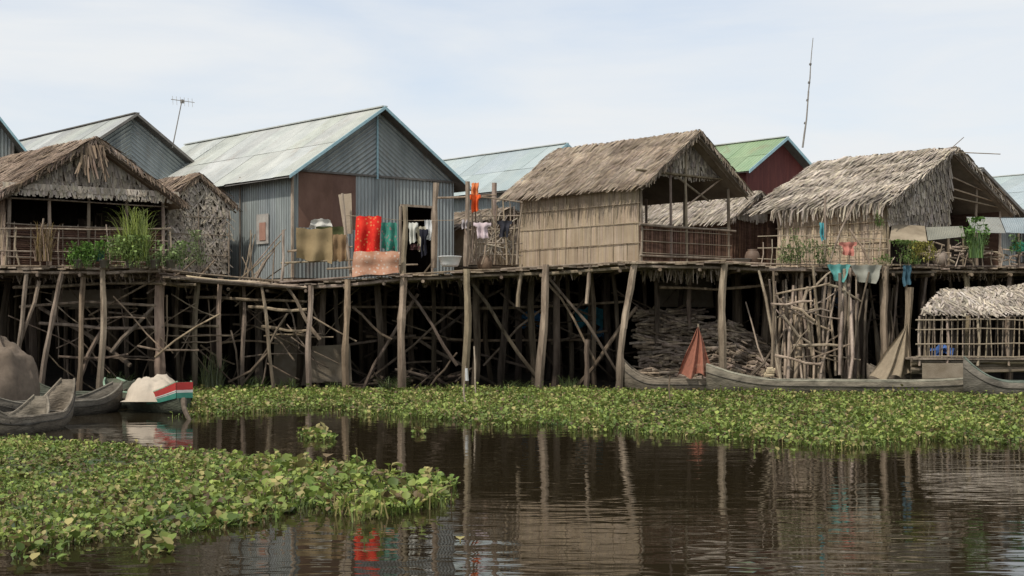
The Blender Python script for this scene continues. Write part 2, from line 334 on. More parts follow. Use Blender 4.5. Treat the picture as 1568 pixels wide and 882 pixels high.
# ================================================================ thatched porch house, left
h=House('thatched_porch_house',14,250,34,405,300,215,7,au=33,av=45,ovf=.45,ovs=.4)
h.thatch('thatchbrown',rows=15,bw=.055,bl=.45,lo=.65,hi=1.4,shag=1.1,sagk=1.5)
mb=MB(); zt=h.rz(0)-.02
h.wallquad(mb,0,h.a,zt,lambda a:h.rz(a)-.1,'thatchbrown',off=.0,t=.5)
h.blades(mb,0,h.a,lambda a:h.rz(a)-.1,lambda a:zt,'thatchpale',rows=3,bw=.05,lo=.45,hi=1.15,lean=.4)
h.blades(mb,-.3,h.a+.25,zt+.14,zt-.14,'thatchpale',off=.3,rows=2,bw=.05,lo=.7,hi=1.2,lean=.7)
for i in range(40):
    a=h.a*.45+R(-.25,.35); p=h.P(a,-.55,h.zr-R(.1,.5)); q=p+V((R(-.25,.25),R(-.1,.05),-R(.3,.75))); w=V((R(.02,.05),0,0)); mb.add([p-w,p+w,q+w*.4,q-w*.4],[(3,2,1,0)],warm(.4,1.1),'thatchbrown')
mb.obj('gable_thatch',h.e)
mb=MB(); zr=h.gz(1,345)
for i,a in enumerate(np.linspace(0,h.a,5)): mb.pole(h.P(a,-.02,h.zf),h.P(a+R(-.03,.03),-.02,zt+.05),.05,.045,seg=3,bend=.03)
for z in (zr,zr-.35,h.zf+.2,zt-.25): mb.pole(h.P(-.1,-.08,z),h.P(h.a+.1,-.08,z+R(-.04,.04)),.022,.018,seg=4,bend=.03,t=.8)
for a in np.arange(.1,h.a,.42): mb.pole(h.P(a,-.06,h.zf),h.P(a+R(-.03,.03),-.06,zr+.05),.016,.014,t=.8)
mb.obj('porch_frame',h.e)
mb=MB(); h.wallquad(mb,0,h.a,h.zf,zr-.03,'weavered',off=-.03)
for z in np.arange(h.zf+.05,zr-.05,.055): mb.pole(h.P(0,.02,z),h.P(h.a,.02,z+R(-.02,.02)),.02,.02,t=warm(.7,1.5),k='weavered',n=5)
mb.obj('woven_railing',h.e)
mb=MB(); h.wallquad(mb,0,h.a,h.zf,zt,'shadewood',off=-2.3); h.wallquad(mb,0,h.L,h.zf,zt,'thatchbrown','s',0,.8); h.blades(mb,0,h.L,zt,h.zf,'thatchbrown',rows=4,face='s')
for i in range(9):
    a=R(.3,h.a-.3); c=h.P(a,1.6,zr+R(0,.2)); mb.box(c,h.u*R(.15,.35),h.v*.05,V((0,0,R(.2,.5))),warm(1,6),'shadewood')
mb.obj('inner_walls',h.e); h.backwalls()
# annex
h=House('palm_leaf_annex',252,346,36.8,416,312,270,3.5,au=33,av=45,ovf=.2,ovs=.2)
h.thatch('thatchbrown',rows=7,bw=.08,bl=.4,lo=.5,hi=1.2)
mb=MB(); h.wallquad(mb,0,h.a,h.zf,lambda a:h.rz(a)-.08,'mat',t=.6)
h.blades(mb,0,h.a,lambda a:h.rz(a)-.08,h.zf,'thatchpale',rows=12,bw=.05,lo=.5,hi=1.0,lean=1.2)
h.wallquad(mb,0,h.L,h.zf,h.rz(0)-.05,'mat','s',0,.7)
mb.obj('leaf_mat_walls',h.e)
mb=MB()
for a in (0,h.a/2,h.a): mb.pole(h.P(a,-.16,h.zf),h.P(a,-.16,h.rz(a)-.1),.025,t=.8)
for z in (h.zf+.5,h.zf+1.1,h.zf+1.6): mb.pole(h.P(0,-.17,z),h.P(h.a,-.17,z),.012,t=.8)
mb.obj('wall_battens',h.e); h.backwalls()
# ================================================================ reed hut (centre)
h=House('reed_hut',980,1118,36,398,283,204,4.9,au=37,av=45,ovf=.45,ovs=.28)
Ls=h.ss(797); h.L=Ls
h.thatch('thatch',rows=24,bw=.045,bl=.30,lo=.72,hi=1.12,shag=.5)
zt=h.rz(0)-.1; h.reedwall('s',0,Ls,h.zf-.05,zt,rows=4,w=.038,lo=.84,hi=1.1)
mb=MB(); zc=h.gz(h.a*.5,268)
h.blades(mb,h.a*.12,h.a*.88,lambda a:h.rz(a)-.1,lambda a:zc-.05,'thatchpale',off=-.05,rows=3,bw=.05,lo=.4,hi=1.0,lean=.4)
h.wallquad(mb,h.a*.12,h.a*.88,lambda a:min(zc,h.rz(a)-.12),lambda a:h.rz(a)-.1,'thatch',off=-.1,t=.6)
mb.obj('gable_thatch',h.e)
mb=MB(); zr=h.gz(1,348)
for a in (0.02,h.a*.33,h.a*.5,h.a*.98): mb.pole(h.P(a,0,h.zf-.1),h.P(a+R(-.04,.04),0,h.rz(a)-.1),.05,.04,seg=3,bend=.04)
for t in (1.7,3.2): mb.pole(h.P(h.a,t,h.zf-.1),h.P(h.a,t,h.rz(h.a)-.1),.05)
for z in (zr+.03,h.zf+.12): mb.pole(h.P(-.1,-.08,z),h.P(h.a+.15,-.08,z+R(-.03,.03)),.035,.03,seg=4,bend=.02,t=.8)
mb.pole(h.P(-.2,-.05,zc),h.P(h.a+.3,-.05,zc-.02),.04,seg=4,bend=.02)
mb.pole(h.P(h.a*.35,0,zc),h.P(h.a*.75,0,zc-.7),.035); mb.pole(h.P(h.a*.9,0,zc),h.P(h.a*.5,0,zc-.9),.03)
mb.pole(h.P(h.a,0,zr+.1),h.P(h.a,h.L,zr+.1),.035)
mb.box(h.P(-.15,-.25,h.zf-.14),h.u*(h.a+.3),h.v*.1,V((0,0,.1)),1.2,'wood')
mb.obj('porch_frame',h.e)
mb=MB(); h.wallquad(mb,0,h.a,h.zf,zr,'weavered',off=-.02,t=1.3)
for a in np.arange(0,h.a,.045): mb.pole(h.P(a,-.01,h.zf),h.P(a+R(-.02,.02),-.01,zr),.018,.018,t=warm(.8,2.2),k='weavered',n=4)
for z in np.linspace(h.zf+.2,zr-.1,3): mb.pole(h.P(0,-.05,z),h.P(h.a,-.05,z),.014,k='bamboo',t=.6)
mb.obj('woven_railing',h.e)
mb=MB(); h.wallquad(mb,0,h.a,h.zf,zt,'shadewood',off=-3.4)  # back wall's dark colour carries the shade inside the porch
mb.box(h.P(0,0,h.zf-.08),h.u*h.a,h.v*h.L,V((0,0,.06)),1,'wood'); mb.obj('floor_and_back_wall',h.e); hut=h
# ================================================================ small background thatch huts
def smallhut(name,pxl,pxr,d,yf,ye,ya,L,k='thatchpale',wk='weavered',au=37,av=45):
    h=House(name,pxl,pxr,d,yf,ye,ya,L,au=au,av=av,ovf=.25,ovs=.3); h.thatch(k,rows=10,bw=.07,bl=.36,lo=.5,hi=1.05)
    mb=MB(); h.wallquad(mb,0,h.a,h.zf,lambda a:h.rz(a)-.1,wk,t=1.4); h.wallquad(mb,0,h.L,h.zf,h.rz(0)-.1,wk,'s',0,1.4)
    h.blades(mb,0,h.a,lambda a:h.rz(a)-.1,lambda a:h.rz(0)-.1,k,rows=2)
    for a in np.arange(0,h.a,.12): mb.pole(h.P(a,-.03,h.zf),h.P(a,-.03,h.rz(0)),.02,k=wk,t=warm(.9,2.4),n=4)
    mb.obj('walls',h.e); h.backwalls(); return h
smallhut('thatched_shed',1120,1186,42,400,338,296,3.5)
smallhut('thatched_shed',1055,1100,45,400,335,305,4.0)
smallhut('thatched_shed',742,800,41,405,345,322,2.5,'thatch','mat')
# ================================================================ right thatched house
h=House('palm_thatched_house',1357,1530,37,402,309,229,5,au=37,av=45,ovf=.35,ovs=.3)
Lw=h.ss(1192); h.L=Lw+.4; h.thatch('thatchpale',rows=22,bw=.055,bl=.36,lo=.62,hi=1.22,shag=1.2,sagk=1.8)
zt=h.rz(0)-.1; h.reedwall('s',0,Lw,h.zf,zt,k='reed',rows=3,w=.09,lo=.85,hi=1.3,batt=(.9,1.3))
mb=MB()
for i in range(150):
    t=R(-.3,Lw); p=h.P(-.32,t,h.rz(-.3)-.0); q=p+V((R(-.1,.1),R(-.05,.05),-R(.15,.5))); w=h.v*R(.02,.045); mb.add([p-w,p+w,q+w*.3,q-w*.3],[(0,1,2,3)],warm(.6,1.2),'thatchpale')
for t in np.arange(.1,Lw,.28): mb.pole(h.P(-.08,t,h.zf),h.P(-.08,t+R(-.05,.05),zt),.014,.012,k='bamboo',t=warm(.9,1.4),n=5)
for z in np.linspace(h.zf+.2,zt-.1,7): mb.pole(h.P(-.1,0,z),h.P(-.1,Lw*R(.4,1),z+R(-.05,.05)),.010,.010,k='bamboo',t=warm(.8,1.3),n=5)
mb.obj('eave_fringe_and_lattice',h.e)
mb=MB(); a1=h.a*.52
h.wallquad(mb,0,a1,h.gz(0,345),lambda a:h.rz(a)-.1,'thatch',off=0,t=.7)
h.blades(mb,0,a1,lambda a:h.rz(a)-.1,lambda a:h.gz(0,345),'thatchpale',rows=7,bw=.055,lo=.45,hi=1.05,lean=.5)
h.wallquad(mb,0,h.a,h.zf,h.gz(0,345),'shadewood',off=-.5,t=1.5)
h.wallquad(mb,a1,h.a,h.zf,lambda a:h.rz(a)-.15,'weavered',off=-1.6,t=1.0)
mb.obj('gable_wall',h.e)
mb=MB()
for a in (0,a1,h.a*.78,h.a): mb.pole(h.P(a,-.03,h.zf-.1),h.P(a,-.03,h.rz(a)-.05),.05,.04,seg=3,bend=.03)
for f,z in ((.45,.9),(.4,.55),(.4,.25)): mb.pole(h.P(h.a*f,-.08,h.rz(0)+z),h.P(h.a+.2,-.08,h.rz(0)+z*.4-.1),.025,k='bamboo')
mb.pole(W(1450,233,37.3),W(1476,210,37),.012); mb.pole(W(1462,233,37.3),W(1532,236,37),.015)
mb.obj('gable_frame',h.e); h.backwalls('weavered'); rt=h
mb=MB()
def awn(p,t,k='tinroof'): mb.add(p,[(0,1,2,3)],t,k,[(0,0),(2.8,0),(2.8,1),(0,1)])
e=empty('tin_awning',W(1410,355,36.5))
awn([W(1362,368,36.2),W(1420,371,36.2),W(1416,346,37.2),W(1366,343,37.2)],(.62,.58,.5),'thatchpale')
awn([W(1421,368,36.25),W(1478,362,36.2),W(1474,346,37.2),W(1418,348,37.2)],(.70,.66,.56))
awn([W(1490,356,36.0),W(1540,357,36.0),W(1530,333,37.2),W(1480,332,37.2)],(.75,.73,.68),'tinroof')
awn([W(1541,356,36.05),W(1600,359,36.0),W(1600,333,37.2),W(1532,334,37.25)],.85,'tinblue')
mb.obj('sheets',e); mb=MB()
for px,d,y in ((1362,36.2,366),(1475,36.2,362),(1493,36,356),(1560,36,357)): mb.pole(W(px,y,d),W(px,408,d),.03)
mb.obj('posts',e)
# ================================================================ decks
def ipx(px,d=36): return (px-784)/F*d
ZX=[ipx(-500),ipx(0),ipx(276),ipx(290),ipx(450),ipx(600),ipx(975),ipx(1120),ipx(1175),ipx(1700)]
ZZ=[3.37,3.37,3.37,3.12,3.0,3.25,3.60,3.60,3.50,3.47]
YX=[ipx(-500),ipx(276,34),ipx(290),ipx(800),ipx(975),ipx(1120),ipx(1200),ipx(1800)]
YY=[33.3,33.6,36.2,35.9,35.5,35.6,36,36]
dz=lambda x:float(np.interp(x,ZX,ZZ)); dy=lambda x:float(np.interp(x,YX,YY))
mb=MB(); x=-20
while x<20:
    w=R(.13,.24); z=dz(x+w/2)-.06+R(-.025,.025); y0=dy(x)+R(-.3,.05)
    mb.box((x,y0,z),(w-.008,0,0),(0,56-y0,0),(0,0,.04),warm(.5,1.35),'wood'); x+=w
def runbeam(a,b,off,dzz,r,k='wood'):
    x=a
    while x<b:
        x2=min(x+R(2.2,3.5),b)
        mb.pole((x,dy(x)+off,dz(x)+dzz+R(-.03,.03)),(x2+.15,dy(x2)+off,dz(x2)+dzz+R(-.03,.03)),r*R(.8,1.1),k=k,seg=3,bend=.04); x=x2
xb=ipx(283)
for a,b in ((-20,xb-.2),(xb,20)):
    for off,q,r in ((.05,-.13,.055),(.5,-.13,.055),(1.6,-.13,.05)): runbeam(a,b,off,q,r)
    runbeam(a,b,0.0,.03,.03)
for x in np.arange(-19,19.5,1.1): mb.pole((x,dy(x)-.1,dz(x)-.22),(x+R(-.2,.2),46,dz(x)-.22),.05,k='stilt')
mb.obj('plank_deck')
mb=MB()
for (p0,p1,n,ln) in ((985,1115,170,.5),(0,280,150,.35),(640,900,100,.3),(1180,1400,120,.35),(1400,1568,70,.3)):
    for i in range(n):
        px=R(p0,p1); x=ipx(px,36 if px>283 else 33.8); p=V((x,dy(x)+R(.2,1.6),dz(x)-.1)); q=p+V((R(-.12,.12),R(-.05,.05),-R(.1,ln))); w=V((R(.01,.03),0,0)); mb.add([p-w,p+w,q+w*.5,q-w*.5],[(3,2,1,0)],warm(.4,1.0),'thatch')
mb.obj('hanging_straw')
# ================================================================ stilts
mb=MB()
def S(px0,py0,px1,py1,d0,d1=None,r=.08,k='stilt',seg=4,bend=.05,t=None):
    mb.pole(W(px0,py0,d0),W(px1,py1,d1 or d0),r,r*.85,k=k,seg=seg,bend=bend,t=t or warm(.85,1.35))
for (pb,pt,yt,d,r) in [(62,98,405,33.6,.08),(18,42,410,33.6,.07),(120,129,405,33.8,.085),(152,157,405,33.5,.1),(246,247,412,34.5,.16),(298,304,425,36,.09),(336,338,425,36.2,.09),(371,373,432,36.5,.07),(420,398,425,36,.06),(473,476,437,36,.09),(530,532,428,36,.11),(615,618,420,36,.13),(712,714,412,35.8,.115),(825,836,405,35.7,.12),(1107,1110,402,35.5,.12),(1357,1356,407,35.9,.11),(1392,1393,440,35.6,.11),(1150,1120,600,36,.05),(1300,1302,410,36,.06),(1480,1478,408,36.3,.09),(1540,1545,408,36.3,.08),(-30,-26,408,33.6,.1)]:
    S(pb,603 if d>35 else 612,pt,yt,d,r=r,t=warm(1.05,1.6,.12),seg=8,bend=.08)
S(947,604,955,500,35.4,r=.115,t=1.35,seg=5); S(955,503,972,400,35.4,r=.11,t=1.4,seg=5)
S(898,465,904,403,35.7,r=.06,t=1.4); S(897,600,899,520,36.2,r=.08); S(793,470,798,405,35.9,r=.06)
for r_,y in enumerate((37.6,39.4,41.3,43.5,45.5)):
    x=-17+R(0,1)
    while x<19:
        q=warm(.3,.75); mb.pole((x,y+R(-.4,.4),-.4),(x+R(-.25,.25),y+R(-.4,.4),dz(x)-.1),R(.06,.14),k='stilt',seg=4,bend=.1,t=tuple(c*(1-.15*r_) for c in q)); x+=R(.5,1.25)  # tint drops row by row: under-deck shade put into the wood colour
for (a,b,c,d_,dd) in [(555,600,640,450,37),(620,440,700,560,36.8),(720,430,820,575,36.8),(840,425,945,570,36.2),(835,430,912,555,36.5),(660,590,700,540,36.6),(560,585,700,470,37.5),(740,560,860,455,38),(885,590,975,470,37),(170,540,245,460,34.2),(60,430,20,560,33.8),(118,590,160,500,34),(200,560,60,470,34.5),(540,470,600,520,36.8),(640,520,760,590,38),(1000,470,1100,575,38.5),(350,585,410,540,36),(370,590,440,480,36),(490,520,440,440,36),(1150,575,1215,490,35.6)]:
    S(a,b,c,d_,dd,dd+R(-.3,.6),r=R(.035,.065),bend=.12,t=warm(.6,1.15))
for (a,b,c,d_,dd) in [(250,497,335,500,35.8),(20,440,300,436,34.3),(30,470,240,468,34.4),(285,455,470,462,36.3),(60,495,250,500,34.4),(400,500,480,505,36.2),(380,470,470,474,36.0),(540,470,960,462,38.4),(560,515,900,520,39.2),(1010,440,1180,436,37)]:
    S(a,b,c,d_,dd,r=.045,bend=.1)
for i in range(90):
    px=R(500,1350); a=R(-1.2,1.2); l=R(50,130); y=R(430,560); S(px,y,px+l*math.cos(a),y+l*math.sin(a)*.7,R(37.5,42),r=R(.02,.05),t=warm(.2,.65),seg=2)  # low tint paints the under-deck shade onto these loose sticks
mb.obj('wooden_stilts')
mb=MB()
for i in range(85):
    px=R(0,480); y0=R(425,560); d=(34.2 if px<270 else 36.2)+R(-.2,2.0)
    L_=R(50,130); a=random.choice([R(-.1,.1),R(1.2,1.9),R(.4,1.0),R(-1.0,-.4)])
    S(px,y0,px+L_*math.cos(a),min(600,y0+L_*math.sin(a)),d,d+R(-.3,.3),r=R(.014,.036),t=warm(.55,1.5),seg=3,bend=.07)
mb.obj('stick_scaffold')
mb=MB()
for i in range(46):
    px=R(1178,1315); lean=random.choice([R(-12,12),R(-12,12),R(-48,48)]); yt=R(392,470)
    S(px,R(570,603),px+lean,yt,R(35.0,36.5),R(35.2,36.8),r=R(.025,.06),k='wood',t=warm(.7,1.45),seg=4,bend=.09)
for i in range(22):
    px=R(1175,1270); y=R(430,570); S(px,y,px+R(30,90),y+R(-45,45),R(35.0,35.8),r=R(.02,.04),k='wood',seg=3,t=warm(.7,1.4),bend=.09)
for i in range(18):
    px=R(1310,1420); S(px,600,px+R(-25,25),R(415,480),R(36.2,38),r=R(.025,.05),k='wood',t=warm(.5,1.0),seg=3)
mb.obj('leaning_stick_rack')
def woodpile(name,pts,d,n,ln=1.1):
    global mb; mb=MB(); e=pts
    for i in range(n):
        px=R(e[0][0],e[-1][0]); top=float(np.interp(px,[p[0] for p in e],[p[1] for p in e])); y=R(top,585)
        f=(y-top)/(590-top); dd=d+1.2*(1-f)+R(0,.5); c=W(px,y,dd); a=R(-.35,.35)+(0.5 if px>1120 else 0); l=ln*R(.35,.8)
        v=V((math.cos(a),R(-.5,.5),-math.sin(a)*.6))*l*.5
        mb.pole(c-v,c+v,R(.025,.05),k='wood',t=warm(.45,1.35),seg=2,bend=.06)
    mb.obj(name)
woodpile('firewood_pile',[(985,476),(1060,474),(1085,490)],36.9,480)
woodpile('firewood_pile',[(1085,500),(1130,492),(1180,535),(1200,570)],36.0,560)
mb=MB()
for i in range(50):
    px=R(540,700); S(px,R(575,600),px+R(-60,60),R(560,595),R(37,38.5),r=R(.02,.05),seg=2,t=warm(.4,.8))
mb.obj('driftwood_pile')
mb=MB(); x=-24  # plank screen added behind the stilts so the under-deck space stays dark
mb.box((-24,47.3,-.2),(50,0,0),(0,.05,0),(0,0,3.9),.5,'shadewood')  # solid sheet added to stop daylight showing between the planks
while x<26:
    w=R(.12,.35); mb.box((x,47+R(-.1,.1),0),(w-.02,0,0),(0,.04,0),(0,0,R(2.9,3.4)),warm(.4,1.6),'shadewood'); x+=w
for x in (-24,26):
    for y in np.arange(36,47,.3): mb.box((x,y,0),(.04,0,0),(0,.29,0),(0,0,3.3),warm(.4,1.3),'shadewood')
mb.obj('light_blocking_palisade')
mb=MB()
for (a,b,c,d_,dd,t) in [(790,478,830,500,41,(.07,.2,.4)),(880,470,925,500,40.5,(.05,.24,.32)),(1245,440,1290,470,39,(.15,.2,.3)),(1420,530,1460,545,36.6,(.1,.2,.5)),(905,505,930,520,40.5,(.1,.25,.4))]:
    nx=6; vs=[];fs=[]
    for j in range(4):
        for i in range(nx+1): vs.append(W(a+(c-a)*i/nx+R(-2,2),b+(d_-b)*j/3+4*math.sin(i*1.3)+R(-2,2),dd+R(-.15,.15)))
    for j in range(3):
        for i in range(nx): q=j*(nx+1)+i; fs.append((q+nx+1,q+nx+2,q+1,q))
    mb.add(vs,fs,t,'cloth')
mb.obj('blue_tarpaulin')
mb=MB()
for (a,b,c,d_,dd) in [(478,530,536,586,37.2),(420,515,470,590,37.8),(80,445,190,470,36),(1010,430,1090,470,40)]:
    p=[W(a,b,dd),W(c,b-3,dd),W(c+3,d_,dd),W(a-2,d_,dd)]; mb.add(p,[(3,2,1,0)],.5,'mat')
mb.obj('hanging_mat')
# ================================================================ laundry
e=empty('clothesline',W(560,330,36.4))
mb=MB()
for (a,b,c,d_,dd,r) in [(538,425,524,296,36.2,.05),(617,420,620,315,36.1,.09),(664,410,668,280,37,.1),(713,408,716,278,36.2,.085),(755,405,757,280,37.5,.085),(430,437,434,352,36.2,.045),(388,430,384,352,36.3,.03)]:
    mb.pole(W(a,b,dd),W(c,d_,dd),r,r*.85,k='wood',seg=4,bend=.05,t=warm(1.0,1.4))
for (a,b,c,d_,dd,r) in [(430,403,545,398,36.2,.03),(530,330,620,338,36.15,.010),(620,338,715,336,36.3,.010),(670,303,760,298,36.6,.03),(715,300,800,310,36.6,.025),(500,412,640,405,36.1,.03),(440,385,540,378,36.3,.03)]:
    mb.pole(W(a,b,dd),W(c,d_,dd),r,k='wood',seg=3,bend=.02,t=warm(.9,1.3))
mb.obj('posts_and_lines',e)
mb=MB()
mb.add([W(518,298,36.5),W(538,296,36.5),W(540,358,36.5),W(527,358,36.5)],[(3,2,1,0)],1.0,'reed'); mb.obj('board',e)
def cloth(name,pl,pr,yt,yb,d,col,k='cloth',fold=.05,skew=0,parent=e,nx=14,ny=10,taper=0,hang=0,shirt=False):
    mb=MB(); vs=[];fs=[]; ph=R(0,6)
    for j in range(ny+1):
        for i in range(nx+1):
            u=i/nx;v=j/ny; wd=1.0
            if shirt: wd=1.0 if v<.3 else .62
            uu=.5+(u-.5)*wd
            px=pl+(pr-pl)*(uu+(0.5-u)*taper*v)+skew*v+R(-.3,.3)+1.2*math.sin(v*5+ph)*v; py=yt+(yb-yt)*v*(1+.06*math.sin(3*u+ph)+.04*math.sin(9*u+ph))+hang*math.sin(math.pi*u)*(1-v)+1.5*abs(math.sin(u*9+ph))*(1-v)
            p=W(px,py,d); p.y+=fold*(.4+v)*math.sin(u*11+ph+v*1.3)+.02*math.sin(9*v+ph); vs.append(p)
    for j in range(ny):
        for i in range(nx):
            a=j*(nx+1)+i; fs.append((a+nx+1,a+nx+2,a+1,a))
    mb.add(vs,fs,col,k); return mb.obj(name,parent,True)
cloth('red_cloth',545,584,330,400,36.0,(1,1,1),'redcloth',skew=-3,fold=.08)
cloth('teal_cloth',584,608,340,384,36.05,(1,1,1),'greencloth',fold=.08)
cloth('patterned_mat',541,612,384,421,35.85,(1,1,1),'brownmat',.04,skew=-2)
cloth('beige_blanket',454,509,347,400,36.1,(.36,.27,.15),hang=3,fold=.09)
cloth('green_blanket',484,527,346,376,36.25,(.10,.11,.05))
cloth('brown_blanket',509,530,358,402,36.15,(.30,.20,.11))
cloth('white_towel',477,506,336,350,36.4,(.62,.60,.54),taper=-.3,hang=-2)
cloth('white_shirt',624,640,340,372,36.1,(.66,.65,.58),shirt=True)
cloth('cream_shirt',636,652,346,385,36.15,(.55,.50,.38),shirt=True)
cloth('black_shirt',642,656,350,392,36.05,(.03,.03,.04),shirt=True)
cloth('white_trousers',650,661,336,366,36.2,(.68,.68,.66))
cloth('dark_trousers',628,644,372,382,36.15,(.10,.05,.05))
cloth('orange_shirt',719,736,297,324,36.4,(.85,.14,.04),shirt=True)
cloth('orange_shirt',722,733,279,298,36.5,(.75,.25,.10))
cloth('pink_shirt',725,752,340,366,36.3,(.70,.58,.60),shirt=True)
cloth('dark_shirt',761,784,337,362,36.5,(.05,.05,.06),shirt=True)
cloth('grey_cloth',707,716,335,350,36.1,(.4,.36,.36))
cloth('teal_towel',1255,1266,340,368,36,(.10,.36,.40),taper=.3)
cloth('red_shirt',1284,1312,370,391,35.9,(.60,.25,.20),shirt=True)
cloth('teal_sheet',1266,1302,404,430,35.6,(.15,.40,.37),taper=.6,fold=.09)
cloth('grey_sheet',1302,1350,405,432,35.7,(.33,.33,.28),taper=.4,fold=.09)
cloth('blue_cloth',1383,1396,405,436,35.6,(.07,.14,.18))
cloth('teal_bucket_cover',1550,1572,370,386,35.8,(.03,.30,.22))
def lathe(name,c,prof,col,k,parent=None,n=20):
    mb=MB(); vs=[];fs=[]
    for r,z in prof:
        for j in range(n): a=2*math.pi*j/n; vs.append((c[0]+r*math.cos(a),c[1]+r*math.sin(a),c[2]+z))
    for i in range(len(prof)-1):
        for j in range(n): j2=(j+1)%n; fs.append((i*n+j,i*n+j2,(i+1)*n+j2,(i+1)*n+j))
    mb.add(vs,fs,col,k); return mb.obj(name,parent,True)
lathe('wash_basin',W(689,408,36.2),[(0,0),(.22,0),(.26,.06),(.32,.26),(.345,.27),(.34,.285),(.30,.27),(.24,.07),(0,.04)],1,'enamel')
lathe('teal_bucket',W(153,400,33.5),[(0,0),(.10,0),(.14,.28),(.155,.28),(.13,.26),(.09,.02),(0,.02)],(.08,.30,.30),'paint')
lathe('wash_basin',W(1135,404,36),[(0,0),(.2,0),(.28,.14),(.30,.14),(.26,.12),(0,.03)],(.35,.33,.30),'paint')
jar=[(0,0),(.12,0),(.2,.12),(.22,.25),(.17,.38),(.12,.42),(.14,.45),(.10,.44),(0,.4)]
for px,d,c in ((1152,36.2,(.15,.1,.07)),(1440,36.1,(.25,.2,.16)),(742,36.8,(.22,.15,.1))):
    x=ipx(px,d); lathe('clay_jar',(x,d,dz(x)),jar,c,'paint')
mb=MB()
for i in range(30):
    px=R(715,800); d=R(36.4,38); S(px,405,px+R(-10,10),R(300,370),d,r=R(.015,.035),k='wood',seg=3,t=warm(.7,1.4))
for y in (330,352,372,388): S(712,y,800,y+R(-5,5),36.7,r=.02,k='wood',t=1.1)
for i in range(24): S(R(720,795),R(370,402),R(720,795),R(320,380),36.8,r=.02,k='thatchpale',t=warm(.6,1.1))
mb.obj('stick_fence')
mb=MB()
for px in list(range(1165,1360,15)): S(px,408,px+R(-5,5),R(352,385),36.0,r=.018,k='bamboo',seg=2,t=warm(.6,1.0))
for y in (362,380,396): S(1160,y,1360,y+R(-6,6),36.0,r=.014,k='bamboo',t=.8)
S(1270,402,1310,310,36,r=.03,k='wood'); S(1262,405,1264,300,36,r=.04,k='wood'); S(1332,405,1300,350,36,r=.03,k='wood')
mb.obj('bamboo_railing')
mb=MB()
for px in range(1365,1570,14): S(px,408,px+R(-8,8),R(372,395),35.9,r=.018,k='wood',seg=2)
for i in range(70):
    px=R(1420,1560); c=W(px,R(376,404),R(35.9,36.4)); mb.pole(c,c+V((R(-.5,.5),R(-.2,.2),R(-.08,.14))),R(.015,.035),k='wood',t=warm(.7,1.4))
mb.obj('stacked_sticks')
mb=MB()
for px in [8,30,62,90,165,205,258]: S(px,408,px+R(-6,6),R(330,352),33.55,r=.025,k='wood',seg=2,t=warm(.8,1.2))
for y in (350,384): S(0,y,262,y-R(-3,6),33.5,r=.018,k='wood',t=.9)
for i in range(10): S(R(350,430),436,R(350,450),R(350,400),36.3,r=.02,k='wood')
S(345,430,470,440,36.0,r=.03,k='bamboo'); S(285,424,450,440,35.9,r=.045,k='bamboo')
mb.obj('deck_railing')
# ================================================================ raft hut right
e=empty('raft_hut',W(1490,560,34.5)); mb=MB()
fr=[W(1408,482,34),W(1600,486,34)]; bk=[W(1440,446,35.6),W(1600,440,35.6)]
rows=11
for i in range(rows):
    f=i/rows
    for j in range(150):
        u=R(0,1); b=(bk[0]*(1-f)+fr[0]*f)*(1-u)+(bk[1]*(1-f)+fr[1]*f)*u; b.z+=.05+R(0,.06)+.08*mnoise.noise(V((b.x*1.5,f*3,0))); l=R(.15,.42)
        tp=b+V((R(-.18,.18),-l*.8,-l*.42)); w=R(.015,.045); g=1+.5*mnoise.noise(V((b.x*1.2,f*4,4)))
        mb.add([b-V((w,0,0)),b+V((w,0,0)),tp+V((w*.6,0,0)),tp-V((w*.6,0,0))],[(3,2,1,0)],warm(.4*g,1.15*g),'thatchpale')
mb.add([bk[0],bk[1],fr[1],fr[0]],[(0,1,2,3)],.5,'thatch'); mb.obj('thatched_roof',e)
mb=MB()
for px in np.arange(1408,1600,8.5): S(px+R(-2,2),548,px+R(-3,3),486,34.0,r=.016,k='bamboo',seg=1,t=warm(.4,.95))
for px in (1408,1450,1497,1545): S(px,560,px,484,33.95,r=.035,k='wood')
for y in (490,505,527,546): S(1402,y,1600,y+R(-2,3),33.92,r=.018,k='bamboo',t=.7)
for px in np.arange(1415,1600,12): S(px,545,px+4,470,35.6,r=.02,k='wood',seg=1,t=.6)
mb.obj('bamboo_cage',e)
mb=MB()
for i in range(9): S(1395,552+i*2.2,1600,551+i*2.2,34+R(-.1,.9),r=.05,k='bamboo',t=warm(.4,.8))
a=W(1398,548,33.9); mb.box(a,(4,0,0),(0,1.9,0),(0,0,-.05),1,'wood'); mb.add([W(1412,556,33.85),W(1476,556,33.85),W(1476,578,33.85),W(1412,580,33.85)],[(3,2,1,0)],.8,'mat'); mb.obj('raft_floor',e)
